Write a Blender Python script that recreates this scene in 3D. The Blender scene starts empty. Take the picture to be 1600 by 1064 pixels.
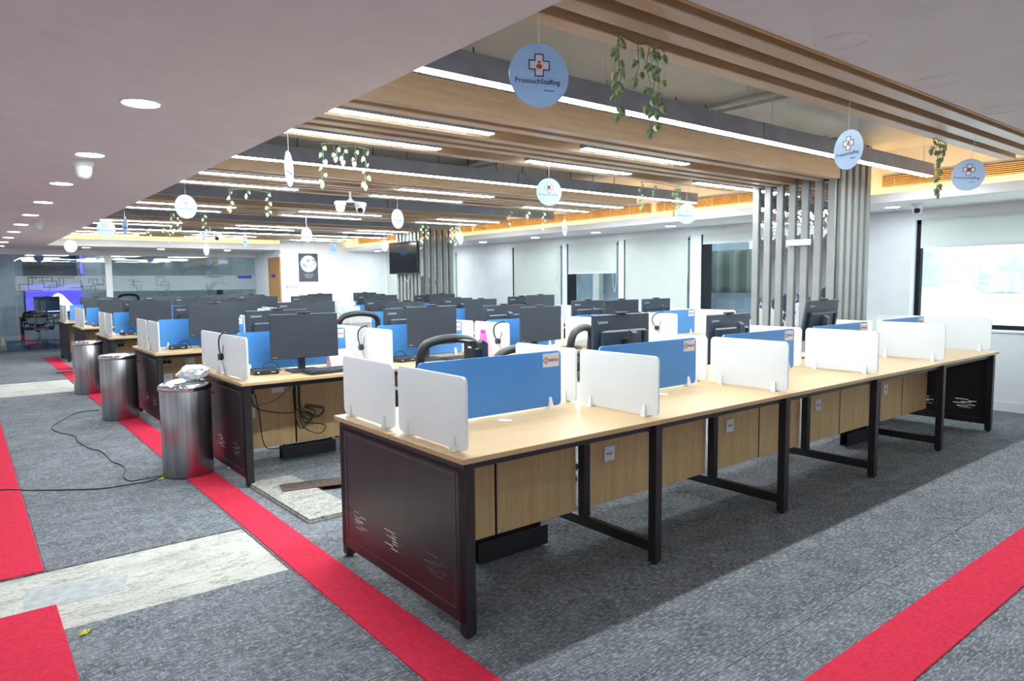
import bpy, math, random
from mathutils import Vector, Matrix
random.seed(7)
scene = bpy.context.scene
col = scene.collection
R = math.radians

# ------------------------------------------------------------------ camera, world, exposure
YAW, PITCH, ROLL, FPX = 0.6708, -0.0852, -0.0095, 1082.6
CAM = Vector((-1.4876, -2.1901, 1.4386))
cd = bpy.data.cameras.new('camera'); cam = bpy.data.objects.new('camera', cd); col.objects.link(cam)
d_ = Vector((math.sin(YAW)*math.cos(PITCH), math.cos(YAW)*math.cos(PITCH), math.sin(PITCH)))
r_ = Vector((math.cos(YAW), -math.sin(YAW), 0)); u_ = r_.cross(d_)
c_, s_ = math.cos(ROLL), math.sin(ROLL)
rr, uu = c_*r_ + s_*u_, -s_*r_ + c_*u_
cam.matrix_world = Matrix(((rr.x, uu.x, -d_.x, CAM.x), (rr.y, uu.y, -d_.y, CAM.y), (rr.z, uu.z, -d_.z, CAM.z), (0, 0, 0, 1)))
cd.sensor_width = 36; cd.lens = FPX/1600*36; cd.clip_start = .05; cd.clip_end = 300
scene.camera = cam
wd = bpy.data.worlds.new('overcast_sky'); scene.world = wd; wd.use_nodes = True
bg = wd.node_tree.nodes['Background']; bg.inputs[0].default_value = (.93, .97, 1, 1); bg.inputs[1].default_value = 3.0
vs = scene.view_settings
vs.view_transform = 'Standard'; vs.look = 'None'; vs.gamma = 1; vs.use_curve_mapping = False; vs.exposure = 0.70
L_LINE, L_DOWN, L_COVE = 62.0, 60.0, 20.0       # radiance of the lamps

# ------------------------------------------------------------------ materials
def lin(c):
    return tuple(((x/255)/12.92 if x/255 <= .04045 else ((x/255+.055)/1.055)**2.4) for x in c) + (1,)
M = {}
def mat(name, rgb, rough=.5, metal=0, spec=.5, **kw):
    m = bpy.data.materials.new(name); m.use_nodes = True
    nt = m.node_tree; b = nt.nodes['Principled BSDF']
    b.inputs['Base Color'].default_value = lin(rgb); b.inputs['Roughness'].default_value = rough
    b.inputs['Metallic'].default_value = metal; b.inputs['Specular IOR Level'].default_value = spec
    for k, v in kw.items(): b.inputs[k].default_value = v
    M[name] = m; return m, nt, b
def N(nt, t, **kw):
    n = nt.nodes.new(t)
    for k, v in kw.items(): setattr(n, k, v)
    return n
def coords(nt, scale, kind='Object'):
    if kind == 'World':
        g = N(nt, 'ShaderNodeNewGeometry'); src = g.outputs['Position']
    else:
        g = N(nt, 'ShaderNodeTexCoord'); src = g.outputs[kind]
    mp = N(nt, 'ShaderNodeMapping'); mp.inputs['Scale'].default_value = scale
    nt.links.new(src, mp.inputs['Vector']); return mp.outputs[0]
def noise(nt, vec, scale=5, detail=4, rough=.5):
    n = N(nt, 'ShaderNodeTexNoise'); n.inputs['Scale'].default_value = scale; n.inputs['Detail'].default_value = detail
    n.inputs['Roughness'].default_value = rough; nt.links.new(vec, n.inputs['Vector']); return n.outputs['Fac']
def ramp(nt, fac, stops):
    r = N(nt, 'ShaderNodeValToRGB'); e = r.color_ramp.elements
    while len(e) < len(stops): e.new(.5)
    for el, (p, c) in zip(e, stops): el.position = p; el.color = lin(c)
    nt.links.new(fac, r.inputs[0]); return r.outputs[0]
def mix(nt, fac, a, b, mode='MIX'):
    m = N(nt, 'ShaderNodeMixRGB', blend_type=mode)
    for s, v in ((0, fac), (1, a), (2, b)):
        if hasattr(v, 'is_output') or hasattr(v, 'links'): nt.links.new(v, m.inputs[s])
        else: m.inputs[s].default_value = v
    return m.outputs[0]
def bump(nt, b, h, strength=.2, dist=.01):
    n = N(nt, 'ShaderNodeBump'); n.inputs['Strength'].default_value = strength; n.inputs['Distance'].default_value = dist
    nt.links.new(h, n.inputs['Height']); nt.links.new(n.outputs[0], b.inputs['Normal'])
def plain(name, rgb, rough=.5, metal=0, spec=.5, var=.06, scale=6, **kw):
    """a plain surface with a faint procedural mottle"""
    m, nt, b = mat(name, rgb, rough, metal, spec, **kw)
    f = noise(nt, coords(nt, (1, 1, 1)), scale, 3)
    lo = tuple(max(0, c*(1-var)) for c in rgb); hi = tuple(min(255, c*(1+var)) for c in rgb)
    nt.links.new(ramp(nt, f, [(.3, lo), (.7, hi)]), b.inputs['Base Color'])
    return m
def emit(name, rgb, strength):
    m = bpy.data.materials.new(name); m.use_nodes = True; nt = m.node_tree; nt.nodes.clear()
    e = N(nt, 'ShaderNodeEmission'); e.inputs[0].default_value = lin(rgb); e.inputs[1].default_value = strength
    o = N(nt, 'ShaderNodeOutputMaterial'); nt.links.new(e.outputs[0], o.inputs[0]); M[name] = m; return m
def wood(name, lo, hi, scale, rough=.4, spec=.4, kind='Object'):
    m, nt, b = mat(name, hi, rough, 0, spec)
    f = noise(nt, coords(nt, scale, kind), 3, 6, .62)
    f2 = noise(nt, coords(nt, tuple(s*6 for s in scale), kind), 3, 3)
    c = mix(nt, .35, ramp(nt, f, [(.3, lo), (.72, hi)]), ramp(nt, f2, [(.3, lo), (.7, hi)]))
    nt.links.new(c, b.inputs['Base Color']); bump(nt, b, f2, .04, .002)
wood('oak_top', (188, 154, 110), (208, 178, 134), (.7, 9, 9), .36, .5)
wood('oak_board', (196, 158, 110), (226, 192, 142), (14, 14, .9), .5)
wood('slat_wood', (168, 136, 106), (200, 170, 138), (.8, 12, 12), .3, .6)
wood('door_wood', (176, 130, 78), (200, 154, 98), (14, 14, 1), .5)
plain('wall_paint', (236, 238, 242), .7, var=.012)
plain('soffit_paint', (230, 229, 231), .8, var=.012)
plain('slab_paint', (182, 185, 186), .45, var=.06, scale=1.5)
plain('black_metal', (38, 36, 40), .34, 0, .5, var=.1)
plain('bead_highlight', (92, 90, 94), .35, .2, var=.08)  # lighter grey paints in the highlight that the groove edges catch
plain('frame_black', (34, 36, 42), .8, 0, .15, var=.1)
plain('white_plastic', (236, 238, 240), .4, var=.02)
plain('dark_housing', (142, 147, 160), .4, 0, var=.05)
plain('monitor_plastic', (54, 60, 70), .42, var=.06)
plain('screen_matte', (54, 60, 70), .38, var=.04)
plain('black_plastic', (34, 35, 38), .45, var=.1)
plain('seat_fabric', (70, 72, 74), .8, var=.1, scale=300)
plain('logo_grey', (196, 200, 206), .5, var=.02)
plain('slat_grey', (140, 141, 140), .5, var=.03)
plain('red_carpet', (206, 50, 74), .95, 0, .1, var=.06, scale=60)
plain('print_navy', (58, 66, 130), .6, var=.02)
plain('print_red', (214, 66, 72), .6, var=.02)
plain('print_dark', (60, 58, 72), .6, var=.02)
plain('leaf_stem', (108, 122, 84), .6, var=.1)
plain('card_white', (240, 240, 242), .6, var=.02)
plain('pink_plastic', (246, 120, 196), .25, var=.03, Alpha=1)
plain('pink_cap', (236, 58, 168), .4, var=.03)
plain('pink_paper', (244, 208, 220), .7, var=.04)
plain('yellow_leaf', (208, 196, 44), .7, var=.2, scale=60)
plain('cardboard', (190, 156, 118), .8, var=.08)
plain('blue_carpet', (84, 96, 124), .95, 0, .1, var=.15, scale=40)
plain('room_grey', (222, 230, 230), .7, var=.03)
plain('chrome', (205, 207, 210), .12, 1, var=.02)
plain('concrete_facade', (240, 241, 243), .85, var=.03)
plain('facade_glass', (180, 194, 208), .3, var=.15, scale=2)
plain('dark_facade', (74, 84, 96), .5, var=.25, scale=1.2)
plain('corrugated', (86, 94, 90), .4, .3, var=.15, scale=2)
plain('bag_plastic', (238, 240, 242), .3, var=.05)
plain('grille_dark', (92, 70, 46), .7, var=.1)
plain('louver_wood', (222, 190, 142), .5, var=.08)
plain('violet_sign', (76, 66, 190), .5, var=.05)
plain('blue_cable', (70, 84, 170), .5, var=.05)
plain('screed_grey', (172, 175, 174), .7, var=.08, scale=25)
plain('metal_strip', (150, 146, 142), .3, .8, var=.15, scale=20)
plain('strip_red_edge', (150, 60, 58), .6, var=.1)

def carpet():
    m, nt, b = mat('carpet_grey', (112, 116, 122), .95, 0, .1)
    a = noise(nt, coords(nt, (26, 120, 1), 'World'), 1, 3, .6)
    c = noise(nt, coords(nt, (110, 30, 1), 'World'), 1, 3, .6)
    big = noise(nt, coords(nt, (5.5, 8, 1), 'World'), 1, 5, .65)
    fine = noise(nt, coords(nt, (420, 420, 1), 'World'), 1, 2)
    l1 = ramp(nt, a, [(.50, (0, 0, 0)), (.64, (255, 255, 255))])
    l2 = ramp(nt, c, [(.54, (0, 0, 0)), (.68, (255, 255, 255))])
    line = mix(nt, 1, l1, l2, 'LIGHTEN')
    base = ramp(nt, big, [(.30, (90, 93, 98)), (.5, (112, 115, 120)), (.70, (134, 137, 142))])
    colr = mix(nt, line, base, lin((188, 191, 196)))
    colr = mix(nt, .75, base, colr)
    colr = mix(nt, .25, colr, ramp(nt, fine, [(.3, (60, 62, 66)), (.7, (190, 193, 198))]), 'OVERLAY')
    oi = N(nt, 'ShaderNodeObjectInfo')
    v = ramp(nt, oi.outputs['Random'], [(0, (240, 240, 240)), (1, (255, 255, 255))])
    colr = mix(nt, 1, colr, v, 'MULTIPLY')
    nt.links.new(colr, b.inputs['Base Color']); bump(nt, b, fine, .5, .004)
carpet()
def concrete(name, k, veins, scale):
    m, nt, b = mat(name, (200, 198, 190), .8, 0, .2)
    f = noise(nt, coords(nt, (1.6*scale, 3.2*scale, 1), 'World'), 1.6, 8, .62)
    w = noise(nt, coords(nt, (2.4*scale, 7*scale, 1), 'World'), 1, 5, .62)
    w2 = noise(nt, coords(nt, (5*scale, 8*scale, 1), 'World'), 1, 7, .66)
    g = noise(nt, coords(nt, (60, 60, 1), 'World'), 1, 4)
    K = lambda c: tuple(x*k for x in c)
    c = ramp(nt, f, [(.3, K((176, 176, 170))), (.45, K((204, 202, 194))), (.58, K((218, 216, 208))), (.72, K((186, 190, 190)))])
    lines = ramp(nt, w, [(.455, (255, 255, 255)), (.47, (120, 112, 98)), (.478, (140, 134, 122)), (.49, (255, 255, 255)), (.56, (255, 255, 255)), (.57, (150, 144, 134)), (.58, (255, 255, 255))])
    blot = ramp(nt, w2, [(.32, (140, 136, 126)), (.39, (255, 255, 255))])
    c = mix(nt, veins, c, lines, 'MULTIPLY'); c = mix(nt, veins*.9, c, blot, 'MULTIPLY')
    c = mix(nt, .3, c, ramp(nt, g, [(.3, (120, 120, 116)), (.7, (235, 233, 228))]), 'OVERLAY')
    nt.links.new(c, b.inputs['Base Color']); bump(nt, b, w2, .3, .004)
concrete('bare_concrete', .92, .42, .8); concrete('stained_board', .82, .9, 2.2)
def acrylic(name, rgb, trans, rough=.3):
    m, nt, b = mat(name, rgb, rough, 0, .5)
    f = noise(nt, coords(nt, (1, 1, 1)), 4, 2)
    lo = tuple(c*.985 for c in rgb)
    cr = ramp(nt, f, [(.3, lo), (.7, rgb)]); nt.links.new(cr, b.inputs['Base Color'])
    t = N(nt, 'ShaderNodeBsdfTranslucent'); nt.links.new(cr, t.inputs[0])
    mx = N(nt, 'ShaderNodeMixShader'); mx.inputs[0].default_value = trans
    nt.links.new(b.outputs[0], mx.inputs[1]); nt.links.new(t.outputs[0], mx.inputs[2])
    nt.links.new(mx.outputs[0], nt.nodes['Material Output'].inputs[0])
acrylic('sign_face', (190, 216, 244), .36, .25)
acrylic('white_acrylic', (242, 244, 246), .35)
acrylic('blue_acrylic', (92, 166, 238), .22, .25)
acrylic('blind_fabric', (236, 240, 236), .35, .8)
def glass(name, tint=(235, 245, 245), add=.0):
    m = bpy.data.materials.new(name); m.use_nodes = True; nt = m.node_tree; nt.nodes.clear()
    t = N(nt, 'ShaderNodeBsdfTransparent'); t.inputs[0].default_value = lin(tint)
    g = N(nt, 'ShaderNodeBsdfGlossy'); g.inputs['Roughness'].default_value = .02
    f = N(nt, 'ShaderNodeLayerWeight'); f.inputs['Blend'].default_value = .5
    pw = N(nt, 'ShaderNodeMath', operation='POWER'); pw.inputs[1].default_value = 4.5; nt.links.new(f.outputs['Facing'], pw.inputs[0])
    ma = N(nt, 'ShaderNodeMath', operation='ADD', use_clamp=True); ma.inputs[1].default_value = add
    nt.links.new(pw.outputs[0], ma.inputs[0])
    mx = N(nt, 'ShaderNodeMixShader'); o = N(nt, 'ShaderNodeOutputMaterial')
    nt.links.new(ma.outputs[0], mx.inputs[0]); nt.links.new(t.outputs[0], mx.inputs[1]); nt.links.new(g.outputs[0], mx.inputs[2])
    nt.links.new(mx.outputs[0], o.inputs[0]); M[name] = m
glass('clear_glass', add=.04); glass('office_glass', (232, 241, 243), .08)
def film(name, rgb, op):
    m, nt, b = mat(name, rgb, .6)
    t = N(nt, 'ShaderNodeBsdfTransparent'); mx = N(nt, 'ShaderNodeMixShader'); mx.inputs[0].default_value = op
    nt.links.new(t.outputs[0], mx.inputs[1]); nt.links.new(b.outputs[0], mx.inputs[2])
    nt.links.new(mx.outputs[0], nt.nodes['Material Output'].inputs[0])
film('frost_film', (206, 216, 222), .38)
film('chair_mesh', (96, 98, 100), .5)
film('bottle_pink', (250, 110, 200), .75)
def steel():
    m, nt, b = mat('brushed_steel', (186, 186, 188), .24, 1, .5)
    f = noise(nt, coords(nt, (1, 1, .02)), 55, 4)
    nt.links.new(ramp(nt, f, [(.3, (158, 158, 160)), (.7, (200, 200, 203))]), b.inputs['Base Color'])
    r = N(nt, 'ShaderNodeMapRange'); r.inputs[3].default_value = .26; r.inputs[4].default_value = .42
    nt.links.new(f, r.inputs[0]); nt.links.new(r.outputs[0], b.inputs['Roughness'])
    b.inputs['Anisotropic'].default_value = .6
steel()
def mirror():
    m, nt, b = mat('mirror_film', (206, 210, 214), .02, 1, .5)
    f = noise(nt, coords(nt, (1, 1, .6)), 7, 3, .5)
    bump(nt, b, f, .16, .02)
mirror()
mat('tv_glass', (14, 16, 20), .08, 0, .6)
def moon():
    m, nt, b = mat('moon_print', (220, 222, 226), .6)
    f = noise(nt, coords(nt, (1, 1, 1)), 9, 5, .6)
    nt.links.new(ramp(nt, f, [(.38, (140, 142, 150)), (.5, (206, 208, 214)), (.65, (236, 238, 242))]), b.inputs['Base Color'])
moon()
plain('poster_dark', (70, 74, 86), .6, var=.04)
def leafm():
    m, nt, b = mat('leaf_green', (112, 150, 96), .5)
    f = noise(nt, coords(nt, (1, 1, 1)), 45, 3)
    nt.links.new(ramp(nt, f, [(.38, (92, 128, 78)), (.52, (136, 166, 118)), (.70, (196, 210, 172))]), b.inputs['Base Color'])
leafm()
emit('lamp_white', (238, 250, 253), L_LINE); emit('lamp_down', (236, 249, 253), L_DOWN); emit('lamp_cove', (255, 206, 132), L_COVE)
emit('screen_violet', (96, 84, 232), 1.3); emit('screen_white', (250, 250, 255), 2.0); emit('led_violet', (100, 84, 255), 2.2)

# ------------------------------------------------------------------ mesh helpers
class MB:
    def __init__(s): s.v = []; s.f = []
    def add(s, vs, fs):
        o = len(s.v); s.v += [tuple(p) for p in vs]; s.f += [tuple(i+o for i in f) for f in fs]; return s
    def box(s, x0, x1, y0, y1, z0, z1):
        return s.add([(x, y, z) for z in (z0, z1) for y in (y0, y1) for x in (x0, x1)],
                     [(0, 2, 3, 1), (4, 5, 7, 6), (0, 1, 5, 4), (2, 6, 7, 3), (0, 4, 6, 2), (1, 3, 7, 5)])
    def cbox(s, x0, x1, y0, y1, z0, z1, c=.004):
        X, Y, Z = (x0, x1), (y0, y1), (z0, z1); V = []; ix = {}
        for i in (0, 1):
            for j in (0, 1):
                for k in (0, 1):
                    p = (X[i], Y[j], Z[k]); q = (X[i]+(c, -c)[i], Y[j]+(c, -c)[j], Z[k]+(c, -c)[k])
                    for a in range(3):
                        ix[(i, j, k, a)] = len(V); V.append(tuple(p[b] if b == a else q[b] for b in range(3)))
        F = []
        for a in range(3):
            b, d = [(1, 2), (2, 0), (0, 1)][a]
            for e in (0, 1):
                lo = []
                for (g, h) in ((0, 0), (1, 0), (1, 1), (0, 1)):
                    t = [0, 0, 0]; t[a] = e; t[b] = g; t[d] = h; lo.append(ix[(t[0], t[1], t[2], a)])
                F.append(tuple(lo) if e else tuple(reversed(lo)))
            for g in (0, 1):
                for h in (0, 1):
                    t0 = [0, 0, 0]; t0[b] = g; t0[d] = h; t1 = list(t0); t1[a] = 1
                    q = [ix[(*t0, b)], ix[(*t1, b)], ix[(*t1, d)], ix[(*t0, d)]]
                    F.append(tuple(q) if (g != h) else tuple(reversed(q)))
        for i in (0, 1):
            for j in (0, 1):
                for k in (0, 1):
                    q = [ix[(i, j, k, 0)], ix[(i, j, k, 1)], ix[(i, j, k, 2)]]
                    F.append(tuple(q) if (i+j+k) % 2 else tuple(reversed(q)))
        return s.add(V, F)
    def prism(s, poly, axis, a0, a1):
        n = len(poly)
        def P(p, a): return {'x': (a, p[0], p[1]), 'y': (p[0], a, p[1]), 'z': (p[0], p[1], a)}[axis]
        V = [P(p, a0) for p in poly] + [P(p, a1) for p in poly]
        F = [tuple(range(n-1, -1, -1)), tuple(range(n, 2*n))] + [(i, (i+1) % n, n+(i+1) % n, n+i) for i in range(n)]
        if axis == 'y': F = [tuple(reversed(f)) for f in F]
        return s.add(V, F)
    def tube(s, pts, r, n=8, r2=None):
        P = [Vector(p) for p in pts]; V = []; F = []; up = None
        for i, p in enumerate(P):
            t = (P[min(i+1, len(P)-1)] - P[max(i-1, 0)]).normalized()
            if up is None:
                up = Vector((0, 0, 1)) if abs(t.z) < .9 else Vector((1, 0, 0))
            a = t.cross(up); a = a.normalized() if a.length > 1e-6 else Vector((1, 0, 0)); up = a.cross(t).normalized()
            rad = r if r2 is None else r+(r2-r)*i/(len(P)-1)
            for k in range(n):
                q = 2*math.pi*k/n; V.append(p + (a*math.cos(q) + up*math.sin(q))*rad)
        for i in range(len(P)-1):
            for k in range(n):
                F.append((i*n+k, i*n+(k+1) % n, (i+1)*n+(k+1) % n, (i+1)*n+k))
        F.append(tuple(range(n-1, -1, -1))); F.append(tuple(range((len(P)-1)*n, len(P)*n)))
        return s.add(V, F)
    def lathe(s, prof, n=24, c=(0, 0, 0), cap=True):
        V = []; F = []
        for (r, z) in prof:
            for k in range(n):
                q = 2*math.pi*k/n; V.append((c[0]+r*math.cos(q), c[1]+r*math.sin(q), c[2]+z))
        for i in range(len(prof)-1):
            for k in range(n):
                F.append((i*n+k, i*n+(k+1) % n, (i+1)*n+(k+1) % n, (i+1)*n+k))
        if cap:
            F.append(tuple(range(n-1, -1, -1))); F.append(tuple(range((len(prof)-1)*n, len(prof)*n)))
        return s.add(V, F)
    def tf(s, m):
        s.v = [tuple(m @ Vector(p)) for p in s.v]; return s
    def mesh(s, name, m, smooth=False):
        me = bpy.data.meshes.new(name); me.from_pydata(s.v, [], s.f); me.update()
        if m: me.materials.append(M[m])
        if smooth:
            me.polygons.foreach_set('use_smooth', [True]*len(me.polygons)); me.set_sharp_from_angle(angle=R(40))
        return me
def rrect(x0, x1, z0, z1, r, n=5):
    P = []
    for cx, cz, a in ((x1-r, z0+r, -90), (x1-r, z1-r, 0), (x0+r, z1-r, 90), (x0+r, z0+r, 180)):
        for k in range(n+1):
            q = R(a+90*k/n); P.append((cx+r*math.cos(q), cz+r*math.sin(q)))
    return P
def spline(pts, k=6):
    P = [Vector(p) for p in pts]; out = []
    for i in range(len(P)-1):
        a, b, c, e = P[max(i-1, 0)], P[i], P[i+1], P[min(i+2, len(P)-1)]
        for j in range(k):
            t = j/k; out.append(.5*((2*b)+(c-a)*t+(2*a-5*b+4*c-e)*t*t+(3*b-a-3*c+e)*t**3))
    out.append(P[-1]); return out
def tag(o, label=None, cat=None, group=None, kind=None):
    if label: o['label'] = label
    if cat: o['category'] = cat
    if group: o['group'] = group
    if kind: o['kind'] = kind
    return o
def obj(name, me, parent=None, loc=(0, 0, 0), rot=(0, 0, 0)):
    o = bpy.data.objects.new(name, me); col.objects.link(o); o.parent = parent; o.location = loc; o.rotation_euler = rot; return o
def part(name, mb, m, parent, smooth=False, loc=(0, 0, 0), rot=(0, 0, 0), label=None):
    o = obj(name, mb.mesh(name, m, smooth), parent, loc, rot)
    if label: o['label'] = label
    return o
def thing(name, label, cat, loc=(0, 0, 0), rz=0, group=None):
    o = bpy.data.objects.new(name, None); col.objects.link(o); o.location = loc; o.rotation_euler = (0, 0, rz)
    o.empty_display_size = .1
    return tag(o, label, cat, group)
kids = lambda o: [c for c in o.children]
def copy_tree(o, parent=None):
    c = o.copy(); col.objects.link(c); c.parent = parent
    for ch in kids(o): copy_tree(ch, c)
    return c
def struct(name, mb, m, parent=None, smooth=False):
    o = obj(name, mb.mesh(name, m, smooth), parent); o['kind'] = 'structure'; return o
def textmesh(body, size, m, align='LEFT', bold=0.0, extrude=.0006):
    cu = bpy.data.curves.new('lettering', 'FONT'); cu.body = body; cu.size = size; cu.align_x = align; cu.extrude = extrude; cu.offset = bold
    cu.resolution_u = 3
    t = bpy.data.objects.new('lettering', cu); col.objects.link(t); bpy.context.view_layer.update()
    me = bpy.data.meshes.new_from_object(t.evaluated_get(bpy.context.evaluated_depsgraph_get()))
    bpy.data.objects.remove(t); me.materials.clear(); me.materials.append(M[m]); return me
ORD = ['first', 'second', 'third', 'fourth', 'fifth', 'sixth', 'seventh', 'eighth', 'ninth', 'tenth', 'eleventh', 'twelfth']

# ------------------------------------------------------------------ the setting
ZS, ZC, XW, YG, YW = 2.22, 2.80, 7.2, 15.8, 14.0
floor = struct('floor', MB().box(-4.2, 7.45, -4.2, 20.4, -.15, -.008), 'bare_concrete')
TX, TY = .97, .385
def removed(x0, y0):
    cx, cy = x0+TX/2, y0+TY/2
    return (-1.3 > cx > -9 and 1.2 < cy < 1.94) or (-1.24 < cx < -.26 and 1.2 < cy < 1.94) or (cx < -.26 and 8.8 < cy < 10.5)
tile_me = MB().cbox(.0008, TX-.0008, .0008, TY-.0008, -.008, 0, .0015).mesh('carpet_tile', 'carpet_grey')
spots = []
y0 = 1.945-TY*14
while y0 < 15.7:
    x0 = -.265-TX*4
    while x0 < 7.15:
        if not removed(x0, y0): spots.append((x0, y0))
        x0 += TX
    y0 += TY
def seen(s):
    c = Vector((s[0]+TX/2, s[1]+TY/2, 0))-CAM; z = c.dot(d_)
    if z < .5: return 99
    return math.hypot(c.x, c.y) + (0 if abs(c.dot(rr)/z) < .95 and c.dot(uu)/z > -.75 else 40)
spots.sort(key=seen)
for x0, y0 in spots[:290]:
    if x0+TX > XW:
        obj('carpet_tile', MB().box(x0+.001, XW, y0+.001, y0+TY-.001, -.008, 0).mesh('carpet_tile', 'carpet_grey'), floor)
    else: obj('carpet_tile', tile_me, floor, (x0, y0, 0))
mb = MB()
for x0, y0 in spots[290:]: mb.box(x0+.001, min(XW, x0+TX-.001), y0+.001, min(YG, y0+TY-.001), -.008, 0)
tag(part('distant_carpet_tiles', mb, 'carpet_grey', floor), kind='stuff')
part('blue_carpet', MB().box(-4, 4.45, YG, 20.2, -.008, 0), 'blue_carpet', floor)
# patches in the bare screed
part('screed_patch', MB().prism([(-1.36, 1.47), (-.96, 1.46), (-.90, 1.69), (-1.33, 1.74)], 'z', -.008, -.0065), 'screed_grey', floor)

# walls
W = [(-2.6, 1.27), (2.7, 4.2), (4.40, 5.74), (5.86, 7.13), (7.25, 8.72), (10.7, 13.92)]
Z0, Z1 = .86, 2.105
mb = MB(); y = -4.2
for a, b in W:
    mb.box(XW, 7.45, y, a, 0, ZC); mb.box(XW, 7.45, a, b, 0, Z0); mb.box(XW, 7.45, a, b, Z1, ZC); y = b
mb.box(XW, 7.45, y, 15.9, 0, ZC)
struct('wall_right', mb, 'wall_paint')
struct('baseboard_right', MB().box(XW-.012, XW, -4, YW, 0, .10), 'white_plastic')
struct('wall_left', MB().box(-4.2, -4, -4.2, 20.4, 0, ZC), 'wall_paint')
struct('wall_near', MB().box(-4, XW, -4.2, -4, 0, ZC), 'wall_paint')
mb = MB().box(4.45, XW, YW, YG+.15, 0, ZC)
struct('wall_far', mb, 'wall_paint')
struct('wall_back', MB().box(-4, 4.6, 20.2, 20.4, 0, ZC), 'room_grey')
struct('wall_partition', MB().box(1.12, 1.22, YG+.06, 20.2, 0, ZC), 'wall_paint')
struct('wall_side', MB().box(4.45, 4.6, YG+.15, 20.2, 0, ZC), 'room_grey')
# ceiling: slab with lowered soffits round the recess
ceil = struct('ceiling', MB().box(-4.2, 7.45, -4.2, 20.4, ZC, ZC+.15), 'slab_paint')
XL, XR, YN = -.12, 6.1, -.92
def soffit(mb): return struct('soffit', mb, 'soffit_paint', ceil)
soffit(MB().box(-4, XL, -4, YG, ZS, ZC))
soffit(MB().box(XL, XW, -4, YN, ZS, ZC))
soffit(MB().box(XR, XW, YN, YW, ZS, ZS+.03).box(XR, XR+.03, YN, YW-.0, ZS+.03, 2.31))
soffit(MB().box(XL, 4.45, YW, YG, ZS, ZS+.03).box(XL, 4.45, YW, YW+.03, ZS+.03, 2.36))
soffit(MB().box(-4, 4.45, YG, 20.2, 2.5, ZC))
struct('cove_wall', MB().box(6.42, XW, YN, YW, ZS+.03, ZC), 'soffit_paint', ceil)
struct('cove_wall', MB().box(XL, 4.45, YW+.32, YG, ZS+.03, ZC), 'soffit_paint', ceil)
struct('glass_header', MB().box(-4, 4.45, YG-.04, YG+.08, 2.10, ZS), 'soffit_paint', ceil)
part('edge_trim', MB().box(XL, XW, YN, YN+.012, ZS-.004, ZS+.05), 'door_wood', ceil)
part('slab_beam', MB().box(3.2, 4.7, YN, YW, 2.72, ZC), 'slab_paint', ceil)
part('pipe', MB().tube([(3.1, YN, 2.74), (3.1, YW, 2.74)], .02, 8), 'slab_paint', ceil, True)
# air grilles in the cove wall
for k, (a, b) in enumerate([(-.85, 1.28), (1.45, 4.4), (4.5, 8.9), (9.0, 13.9)]):
    g = tag(obj('air_grille', None, ceil), kind='structure')
    mb = MB()
    for j in range(6): mb.box(6.395, 6.42, a, b, 2.415+j*.019, 2.424+j*.019)
    part('louver', mb, 'louver_wood', g)
    mb = MB()
    for j in range(int((b-a)/.4)+1): mb.box(6.40, 6.419, a+j*.4, a+j*.4+.006, 2.41, 2.53)
    part('grille_stay', mb, 'louver_wood', g)
    part('grille_back', MB().box(6.4185, 6.4195, a, b, 2.41, 2.53), 'grille_dark', g)
# cove LED strips lie in the troughs
tag(part('cove_led_strip', MB().box(6.22, 6.25, YN+.02, YW-.05, ZS+.031, ZS+.04), 'lamp_cove', None), 'warm LED strip glowing in the cove above the windows', 'light strip')
tag(part('cove_led_strip', MB().box(XL+.05, 4.4, YW+.12, YW+.15, ZS+.031, ZS+.04), 'lamp_cove', None), 'warm LED strip glowing in the cove before the glass wall', 'light strip')

# windows
for i, (a, b) in enumerate(W):
    w = tag(obj('window_%d' % (i+1), None, None), kind='structure')
    fr = MB().box(7.33, 7.40, a, a+.05, Z0, Z1).box(7.21 if i else 7.33, 7.40, b-.05, b, Z0, Z1).box(7.33, 7.40, a, b, Z0, Z0+.05).box(7.33, 7.40, a, b, Z1-.05, Z1)
    part('window_frame', fr, 'frame_black', w)
    if i in (0, 5): part('mullion', MB().box(7.34, 7.39, (a+b)/2-.6, (a+b)/2-.55, Z0+.05, Z1-.05), 'black_metal', w)
    part('pane', MB().box(7.36, 7.368, a+.05, b-.05, Z0+.05, Z1-.05), 'clear_glass', w)
    part('sill', MB().cbox(7.18, 7.335, a, b, Z0-.02, Z0+.004), 'white_plastic', w)
BL = [(-2.6, 1.17, 1.80, 'short roller blind rolled up over the big bright window'),
      (2.72, 4.16, 1.985, 'roller blind raised almost fully on the window behind the slat column'),
      (4.44, 5.70, .95, 'roller blind fully drawn, nearest the slat column'),
      (5.90, 7.08, 1.585, 'roller blind half drawn over a dim window with a hanging cord'),
      (7.29, 8.66, .95, 'roller blind fully drawn, beside the plain white wall'),
      (10.75, 13.88, .95, 'wide roller blind fully drawn behind the television column')]
for a, b, zb, lb in BL:
    t = thing('roller_blind', lb, 'blind', (7.19, (a+b)/2, Z1))
    h = (b-a)/2
    part('roller_tube', MB().lathe([(.02, -h), (.02, h)], 12).tf(Matrix.Rotation(R(90), 4, 'X')), 'white_plastic', t, True, loc=(.03, 0, -.02))
    part('fabric', MB().box(-.001, .001, -h, h, zb-Z1, -.0), 'blind_fabric', t)
    part('bottom_bar', MB().cbox(-.008, .008, -h, h, zb-Z1-.028, zb-Z1, .003), 'white_plastic', t)
    part('pull_cord', MB().tube(spline([(-.012, -h-.01, 0), (-.012, -h-.012, -.6), (-.012, -h+.03, -.86), (-.012, -h+.07, -.6), (-.012, -h+.04, 0)]), .003, 5), 'card_white', t, True)

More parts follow.
